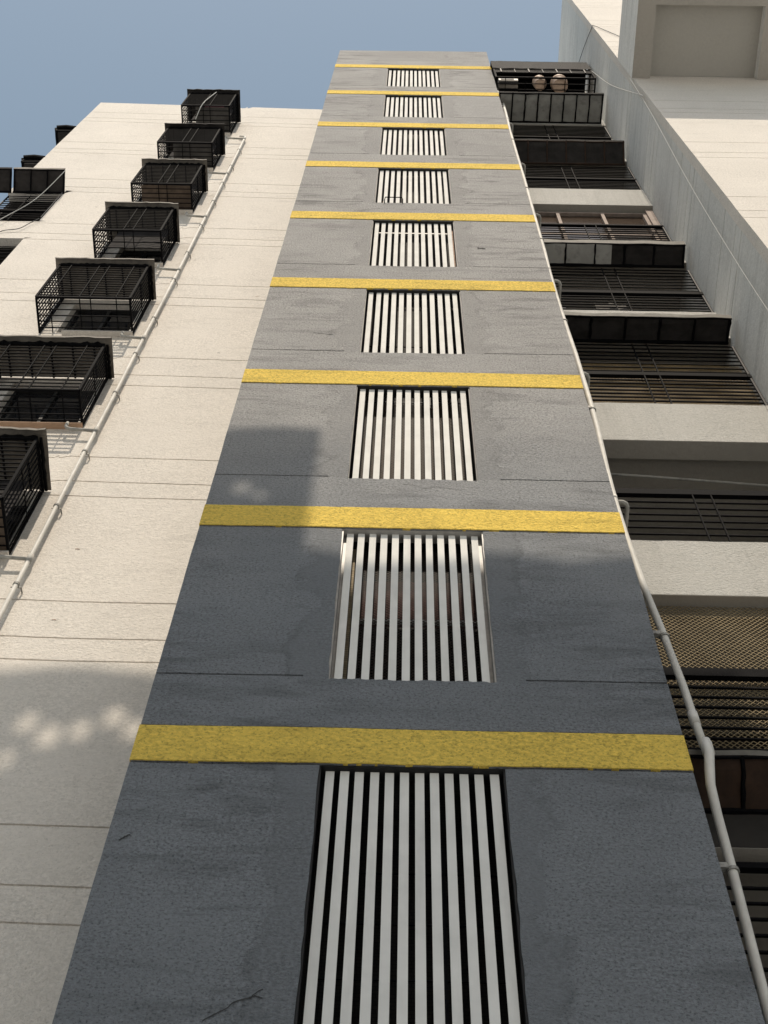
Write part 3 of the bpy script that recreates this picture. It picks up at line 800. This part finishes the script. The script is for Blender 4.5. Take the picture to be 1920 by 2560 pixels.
def pot(x, y, r, h, label):
    b = MB(); z = z0 + .025; n = 20
    prof = [(0, z), (r * .86, z), (r * .92, z + .02), (r, z + h * .8), (r * 1.06, z + h * .82), (r * 1.06, z + h), (r * .96, z + h), (r * .9, z + .05), (0, z + .05)]
    i0 = len(b.v)
    for pr, pz_ in prof:
        for a in range(n): b.v.append((x + pr * math.cos(2 * math.pi * a / n), y + pr * math.sin(2 * math.pi * a / n), pz_))
    for k in range(len(prof) - 1):
        for a in range(n): c = (a + 1) % n; b.f.append((i0 + k * n + a, i0 + k * n + c, i0 + (k + 1) * n + c, i0 + (k + 1) * n + a))
    tag(b.build('plastic_tub', POT, None, True), label, 'tub', 'beige tubs on the topmost balcony cage')
pot(2.62, 5.04, .13, .34, 'smaller beige tub on the cage floor at the top of the bay, nearer the tower')
pot(3.02, 5.06, .165, .36, 'larger beige tub on the cage floor at the top of the bay, nearer the flank')
t = thing('air_conditioner', 'boxy outdoor air conditioner in the left end of the topmost balcony cage', 'air conditioner', (1.98, 5.1, z0 + .03))
MB().box(1.80, 2.18, 4.97, 5.2, z0 + .10, z0 + .50).build('casing', simple('ac_casing', (.40, .36, .32), .5, .7, 8), t)
MB().box(1.84, 2.1, 4.96, 4.968, z0 + .14, z0 + .46).build('fan_grille', BLACK2, t)
MB().bar((1.8, 5.02, z0 + .07), (2.18, 5.02, z0 + .07), .05).bar((1.8, 5.15, z0 + .07), (2.18, 5.15, z0 + .07), .05).build('bracket', BLACK, t)
# small stays beside awnings
m = MB(); m.bar((3.71, 5.2, 15.4), (3.725, 5.47, 14.4), .014).bar((3.715, 5.21, 24.5), (3.725, 5.47, 23.4), .014)
tag(m.build('awning_stay', BLACK2), 'thin black stay rod bracing the awning above the golden mesh grille', 'stay rod') if False else None

# ============================================================ RIGHT DRAINPIPE
rp = thing('drainpipe', 'white drainpipe with elbows hugging the right edge of the grey tower', 'pipe', (1.78, 5.15, GZ))
PY = 5.15
way = [(1.70, 29.05), (1.745, 28.88), (1.784, 28.2), (1.782, 26.8), (1.762, 25.1), (1.762, 23.2), (1.766, 21.5), (1.758, 19.6), (1.757, 17.8), (1.745, 17.0), (1.746, 15.8), (1.757, 14.8), (1.772, 14.0), (1.779, 12.7), (1.774, 12.06), (1.756, 11.1), (1.755, 10.5), (1.768, 9.9), (1.797, 9.15), (1.837, 8.5), (1.868, 7.8), (1.874, 7.44), (1.882, 7.16)]
way = [(x + .022 * min(1, max(0, (z - 9) / 3)), z) for x, z in way]
MB().tube([(x, PY, z) for x, z in way], .027, 14).build('upper_pipe', PIPE, rp, True)
low = [(1.900, 5.14, 7.20), (1.893, 5.13, 7.05), (1.868, 5.135, 6.90), (1.848, 5.14, 6.76), (1.840, 5.15, 6.5), (1.832, 5.15, 6.1), (1.818, 5.15, 5.6), (1.802, 5.15, 5.05), (1.79, 5.15, 4.0), (1.79, 5.15, 0), (1.79, 5.15, GZ)]
MB().tube(low, [.029, .031, .031, .029] + [.028] * 7, 14).build('lower_pipe', PIPE, rp, True)
def collar(x, z, r=.033, h=.05, x2=None, mat=PIPE):
    MB().tube([(x, PY, z - h / 2), ((x2 or x), PY, z + h / 2)], r, 14).build('collar', mat, rp, True)
collar(1.874, 7.44, .033, .13, 1.872); collar(1.899, 7.13, .038, .10, 1.900); collar(1.767, 17.0, .031, .06); collar(1.805, 26.2, .031, .05); collar(1.767, 10.6, .030, .05)
for z, x in ((6.02, 1.832), (8.42, 1.842), (12.5, 1.779), (15.05, 1.757), (18.3, 1.757), (21.05, 1.764), (24.4, 1.762), (27.3, 1.783)):
    x += .022 * min(1, max(0, (z - 9) / 3)); m = MB(); m.tube([(x, PY, z - .012), (x, PY, z + .012)], .036, 12); m.box(1.715, x - .028, PY - .03, PY + .01, z - .0, z + .04)
    m.build('clamp', CLAMP, rp)
for z in (28.86, 25.83, 22.68, 19.59, 16.54, 13.46, 10.53):
    m = MB(); x = 1.77
    m.tube([(x, PY, z), (x + .06, PY - .0, z), (x + .088, PY + .012, z - .005), (x + .10, PY + .04, z - .01), (x + .10, PY + .30, z - .02)], .019, 10)
    m.build('overflow_spout', PIPE2, rp, True)

# ============================================================ CABLES
def cable(pts, r, mat, label):
    P = []
    pts = [Vector(p) for p in pts]
    for i in range(len(pts) - 1):
        p0, p1, p2, p3 = pts[max(i - 1, 0)], pts[i], pts[i + 1], pts[min(i + 2, len(pts) - 1)]
        for q in range(6):
            t_ = q / 6
            P.append(.5 * ((2 * p1) + (-p0 + p2) * t_ + (2 * p0 - 5 * p1 + 4 * p2 - p3) * t_ ** 2 + (-p0 + 3 * p1 - 3 * p2 + p3) * t_ ** 3))
    P.append(pts[-1])
    return tag(MB().tube(P, r, 5).build('cable', mat), label, 'cable')
cable([(3.72, 4.143, 24.71), (3.715, 4.243, 22.13), (3.70, 4.43, 18.94), (3.70, 4.54, 16.5), (3.70, 4.6, 14.1), (3.71, 4.62, 11.0), (3.72, 4.6, 6)], .0038, CABLE_W, 'long pale cable running down the streaked grey flank on the right')
cable([(3.70, 5.10, 32.2), (3.72, 4.889, 29.9), (3.72, 4.648, 26.95), (3.715, 4.137, 23.1)], .007, CABLE_W, 'pale sagging cable from the top of the bay to the corner of the flank')
cable([(3.72, 5.10, 32.3), (3.74, 4.683, 31.7), (3.745, 4.175, 30.72), (3.77, 4.10, 30.6), (3.95, 4.10, 29.9), (4.2, 4.10, 28.8)], .007, CABLE_D, 'thin dark cable looping over the top corner of the right wing')
cable([(-6.0, 5.9, 24.9), (-6.3, 6.15, 23.9), (-6.6, 6.2, 22.8), (-7.0, 6.2, 21.2)], .007, CABLE_W, 'thin pale cable slanting across the far left balcony opening')
cable([(-6.02, 6.22, 22.9), (-6.12, 6.24, 22.7), (-6.22, 6.24, 22.35), (-6.45, 6.25, 22.25), (-6.5, 6.26, 22.05)], .007, CABLE_D, 'short crooked wire stuck to the cream wall under the far left opening')
cable([(-6.02, 6.22, 24.6), (-6.03, 6.24, 23.8), (-6.03, 6.24, 23.05)], .007, CABLE_D, 'short straight wire down the edge of the far left opening')

# ============================================================ SHADE CASTER (unseen block added behind the camera to shade the lower walls)
ob = thing('shade_caster', 'unseen slim block added behind the camera to shade the lower walls', 'building', (-1, -6.6, GZ))
OY = -5.0; k_ = 1.546
def zo(y, z): return z + (y - OY) * k_
zl = zo(6.28, 9.55); zr = zo(5.0, 9.27)
dx = .012 * 10.8
MB().box(-4.2, 2.3, -8.5, OY - .05, GZ, zr - 3.0).build('wall', OPP, ob)
spots = [(-2.80, 8.82, 6.28), (-2.60, 8.66, 6.28), (-2.38, 8.74, 6.28), (-2.155, 8.92, 6.28), (-1.98, 8.76, 6.28), (-2.85, 8.36, 6.28), (-1.276, 10.33, 5.0), (-1.12, 10.2, 5.0)]  # light spots on the walls; the screen is cut with a hole for each
hol = []
for q, (x, z, y) in enumerate(spots):
    s = (.13, .15, .13, .14, .14, .10, .13, .09)[q]
    hol.append((x - dx - s / 2, x - dx + s / 2, zo(y, z) - s * .85, zo(y, z) + s * .85))
xstep = -.70 - dx
xs = merge(span(-4.2, xstep, .4), span(xstep, 2.3, .4), [q for h in hol for q in h[:2]])
zz = merge([zr - 3.6, zr, zl], [q for h in hol for q in h[2:]])
def o_depth(x, z):
    if z > zr and x > xstep: return None
    for a, b, c, d in hol:
        if a < x < b and c < z < d: return None
    return 0.
def o_wob(x, z):
    return x, z + ((.10 if z > zr + .1 else .26) * nz(x * 1.3, 3) if abs(z - zl) < .01 or abs(z - zr) < .01 else 0)
mb = MB(); relief(mb, xs, zz, o_depth, OY, .03, o_wob)
mb.build('shade_screen', OPP, ob)
